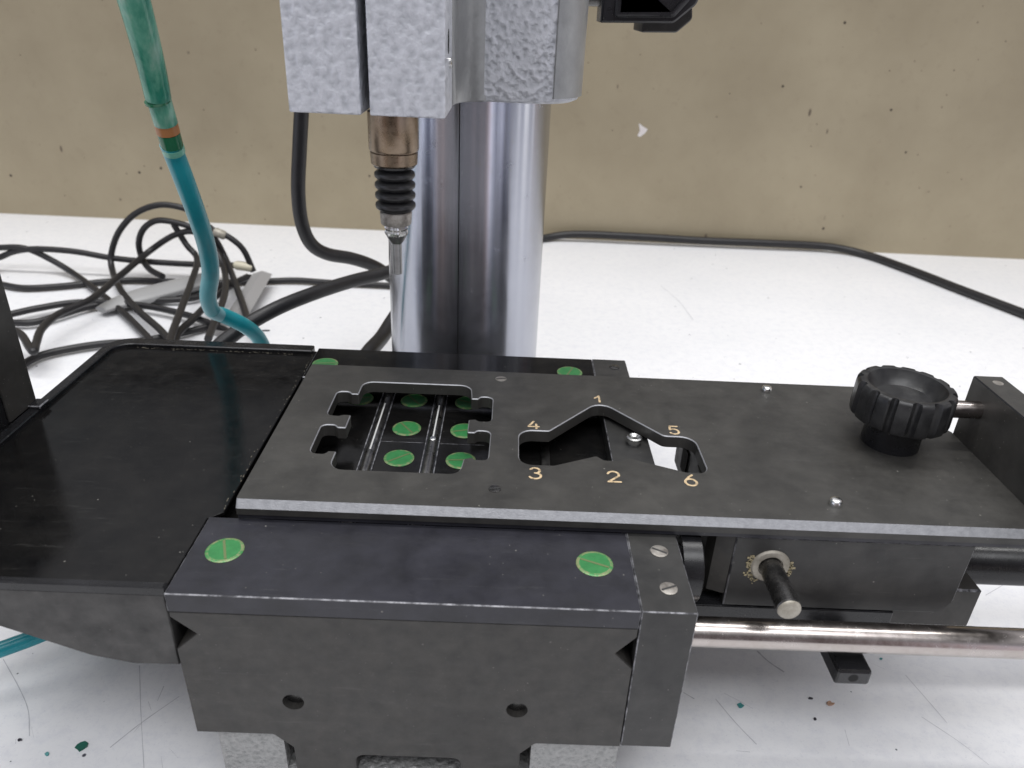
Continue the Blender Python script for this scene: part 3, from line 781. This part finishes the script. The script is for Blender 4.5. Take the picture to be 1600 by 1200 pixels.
def cable(name, pts, r_, label, group=None, smooth=60):
    bm = nb(); tube(bm, catmull(pts, 8), r_, 14)
    return single(name, bm, 'cable_sheath', label, 'cable', group, smooth)
G3 = 'thick black cables behind the stand'
cable('power_cable', [at(a, b, y=c) for a, b, c in ((473, 120, 33), (471, 175, 33), (468, 235, 33), (466, 300, 33), (472, 350, 33.3), (487, 382, 33.8), (512, 397, 34.5), (550, 404, 35.5), (585, 416, 36.5), (612, 434, 37.5), (660, 470, 38.5))],
      .31, 'thick black cable hanging down from the grey head left of the column', G3)
cable('power_cable', [at(a, b, y=c) for a, b, c in ((680, 400, 37), (640, 412, 36), (600, 427, 34.5), (555, 438, 33), (500, 455, 31), (445, 476, 29.5), (400, 499, 28.6), (368, 520, 28.2), (335, 550, 27.6), (320, 600, 27))],
      .31, 'thick black cable crossing from the column down to the back of the tray', G3)
cable('power_cable', [at(a, b, y=c) for a, b, c in ((670, 430, 35), (640, 462, 33), (614, 500, 31.6), (596, 528, 30), (572, 556, 28), (550, 600, 26.5))],
      .33, 'thick black cable end slanting down beside the column foot behind the stage', G3)
cable('power_cable', [ground(a, b, .32, 59.6) for a, b in ((700, 400), (780, 385), (850, 372), (900, 366), (1000, 370), (1100, 376), (1200, 380), (1290, 385), (1350, 397), (1420, 421), (1500, 452), (1600, 490), (1700, 530))],
      .30, 'long black cable running right along the foot of the beige wall', G3)
G2 = 'thin black cables tangled left of the column'
thin = [
 ([(-40, 392), (0, 387), (39, 388), (78, 405), (116, 428), (155, 457), (194, 490), (229, 525), (260, 560)], .4, 'thin black cable arching from the left edge diagonally down to the tray corner'),
 ([(-30, 412), (0, 402), (23, 393), (58, 389), (116, 393), (174, 403), (233, 409), (302, 413), (345, 413), (368, 415)], .9, 'thin black cable running level to the cream connector beside the grey tag'),
 ([(-30, 440), (0, 444), (39, 450), (97, 447), (155, 441), (201, 438), (244, 439), (330, 442), (422, 439), (465, 438), (523, 442), (605, 446), (650, 450)], .25, 'thin black cable lying flattest, passing under the grey sleeve towards the column'),
 ([(396, 424), (380, 390), (357, 370), (337, 362), (312, 342), (295, 328), (252, 320), (213, 333), (186, 362), (174, 397), (176, 424), (190, 455), (217, 486), (250, 515), (275, 545)], .7, 'thin black cable forming the tallest loop in front of the wall'),
 ([(254, 432), (233, 420), (221, 401), (217, 378), (225, 357), (244, 345), (271, 347), (306, 357), (333, 370), (353, 405), (368, 444), (384, 490), (390, 520)], 1.1, 'thin black cable forming the smaller inner loop behind the teal hose'),
 ([(-10, 512), (17, 515), (34, 524), (46, 543), (53, 549), (57, 535), (66, 513), (93, 490), (143, 467), (186, 432), (233, 393), (271, 368), (302, 362), (329, 378), (349, 417), (352, 455), (337, 498), (325, 530)], 1.4, 'thin black cable with a tight hook by the dark side wall'),
 ([(-30, 500), (12, 492), (58, 482), (116, 473), (174, 473), (233, 479), (291, 492), (329, 506), (360, 520)], .5, 'thin black cable passing in front of the grey sleeve, upper of the low pair'),
 ([(-30, 503), (12, 504), (50, 504), (89, 494), (128, 482), (163, 475), (210, 470), (300, 466), (349, 447), (392, 433)], .35, 'thin black cable passing beneath the grey sleeve, lower of the low pair'),
 ([(271, 350), (291, 382), (308, 405), (298, 444), (283, 483), (269, 521), (262, 550)], 1.7, 'thin black cable bent like an elbow just left of the teal hose'),
 ([(272, 540), (280, 519), (302, 498), (329, 471), (360, 446), (387, 432)], .9, 'thin black cable rising from the tray edge to the grey tag'),
 ([(10, 590), (33, 572), (62, 556), (109, 545), (163, 537), (220, 533), (290, 519), (337, 506), (364, 490)], .3, 'thin black cable curving closest along the back corner of the tray'),
]
TH = []
for pts, h, lab in thin:
    o = cable('thin_cable', [ground(a, b, h) for a, b in pts], .195, lab, G2); TH.append(o)
def part_tube(name, p0, p1, r_, m_, par, sq=1.0):
    org = ORG[par]; bm = nb(); tube(bm, [p0, p0.lerp(p1, .15), p0.lerp(p1, .5), p0.lerp(p1, .85), p1], lambda t: r_ * (.75 if t in (0, 1) else 1), 16, sq=sq)
    return obj(name, bm, m_, par, 50)
part_tube('connector', ground(366, 414, .9), ground(395, 418, .9), .30, 'cream_plastic', TH[1])
part_tube('connector', ground(334, 361, .7), ground(353, 369, .7), .29, 'tan_washer', TH[3])

bm = nb()
pts = catmull([ground(158, 484, .45), ground(185, 474, .45), ground(230, 461, .5), ground(280, 448, .55), ground(325, 437, .6)], 6)
tube(bm, pts, lambda t: .42 + .55 * min(1, t * 2.2), 20, sq=.42, up=(0, 0, 1))
single('grey_sleeve', bm, 'grey_sleeve', 'flattened translucent grey sleeve lying among the thin black cables', 'sleeve', smooth=50)
bm = nb()
tg = catmull([ground(410, 428, .9), ground(392, 458, .8), ground(372, 490, .6), ground(350, 524, .35)], 5)
tube(bm, tg, .62, 4, sq=.35, up=(0, 0, 1))
single('cable_tag', bm, 'grey_tag', 'stiff flat grey tag wrapped over cables right of the teal hose', 'tag')

# paint flecks and crumbs on the table
def fleck(px, py, w_, h_, m_, label, n=9, lift=.05):
    c = at(px, py, z=0); bm = nb(); ring = []
    for k in range(n):
        a = 2 * PI * k / n; r_ = random.uniform(.6, 1.1)
        ring.append((c.x + math.cos(a) * w_ * r_, c.y + math.sin(a) * h_ * r_))
    t_ = [bm.verts.new((x, y, .012 + random.uniform(.3, 1) * lift)) for x, y in ring]; b_ = [bm.verts.new((x, y, .006)) for x, y in ring]
    bm.faces.new(t_); bm.faces.new(b_[::-1])
    for i in range(n): bm.faces.new((t_[i], b_[i], b_[(i + 1) % n], t_[(i + 1) % n]))
    single('paint_fleck', bm, m_, label, 'debris', 'flecks of debris on the table')
fleck(127, 1167, .17, .15, 'fleck_green', 'largest dark green fleck on the table below the tray')
fleck(74, 1179, .06, .05, 'fleck_teal', 'tiny teal crumb left of the dark green fleck')
fleck(31, 1157, .06, .04, 'fleck_black', 'small black crumb nearest the bottom left corner')
fleck(1157, 1103, .10, .09, 'fleck_teal', 'teal fleck right of the black end block')
fleck(1297, 1100, .12, .08, 'fleck_tan', 'tan fleck on the table below the stop bar')
fleck(1266, 1092, .07, .03, 'fleck_black', 'thin black crumb just left of the tan fleck')
fleck(1273, 1124, .045, .045, 'fleck_black', 'small black crumb below the tan fleck')
fleck(1376, 1030, .05, .03, 'fleck_teal', 'tiny teal crumb right of the stop bar under the rod')
fleck(415, 517, .30, .10, 'fleck_black', 'dark crumb on the table behind the tray')
# paint chip missing on the wall
bm = nb()
ch = [(998, 192), (1004, 197), (1012, 202), (1008, 208), (1000, 214), (996, 212), (1000, 204)]
fr = [at(a, b, y=60.26) for a, b in ch]
f0 = [bm.verts.new(p) for p in fr]; f1 = [bm.verts.new(p + Vector((0, .15, 0))) for p in fr]
bm.faces.new(f0); bm.faces.new(f1[::-1])
for i in range(len(fr)): bm.faces.new((f0[i], f0[(i + 1) % len(fr)], f1[(i + 1) % len(fr)], f1[i]))
o = obj('wall_paint_chip', bm, 'pale_chip'); o['kind'] = 'structure'
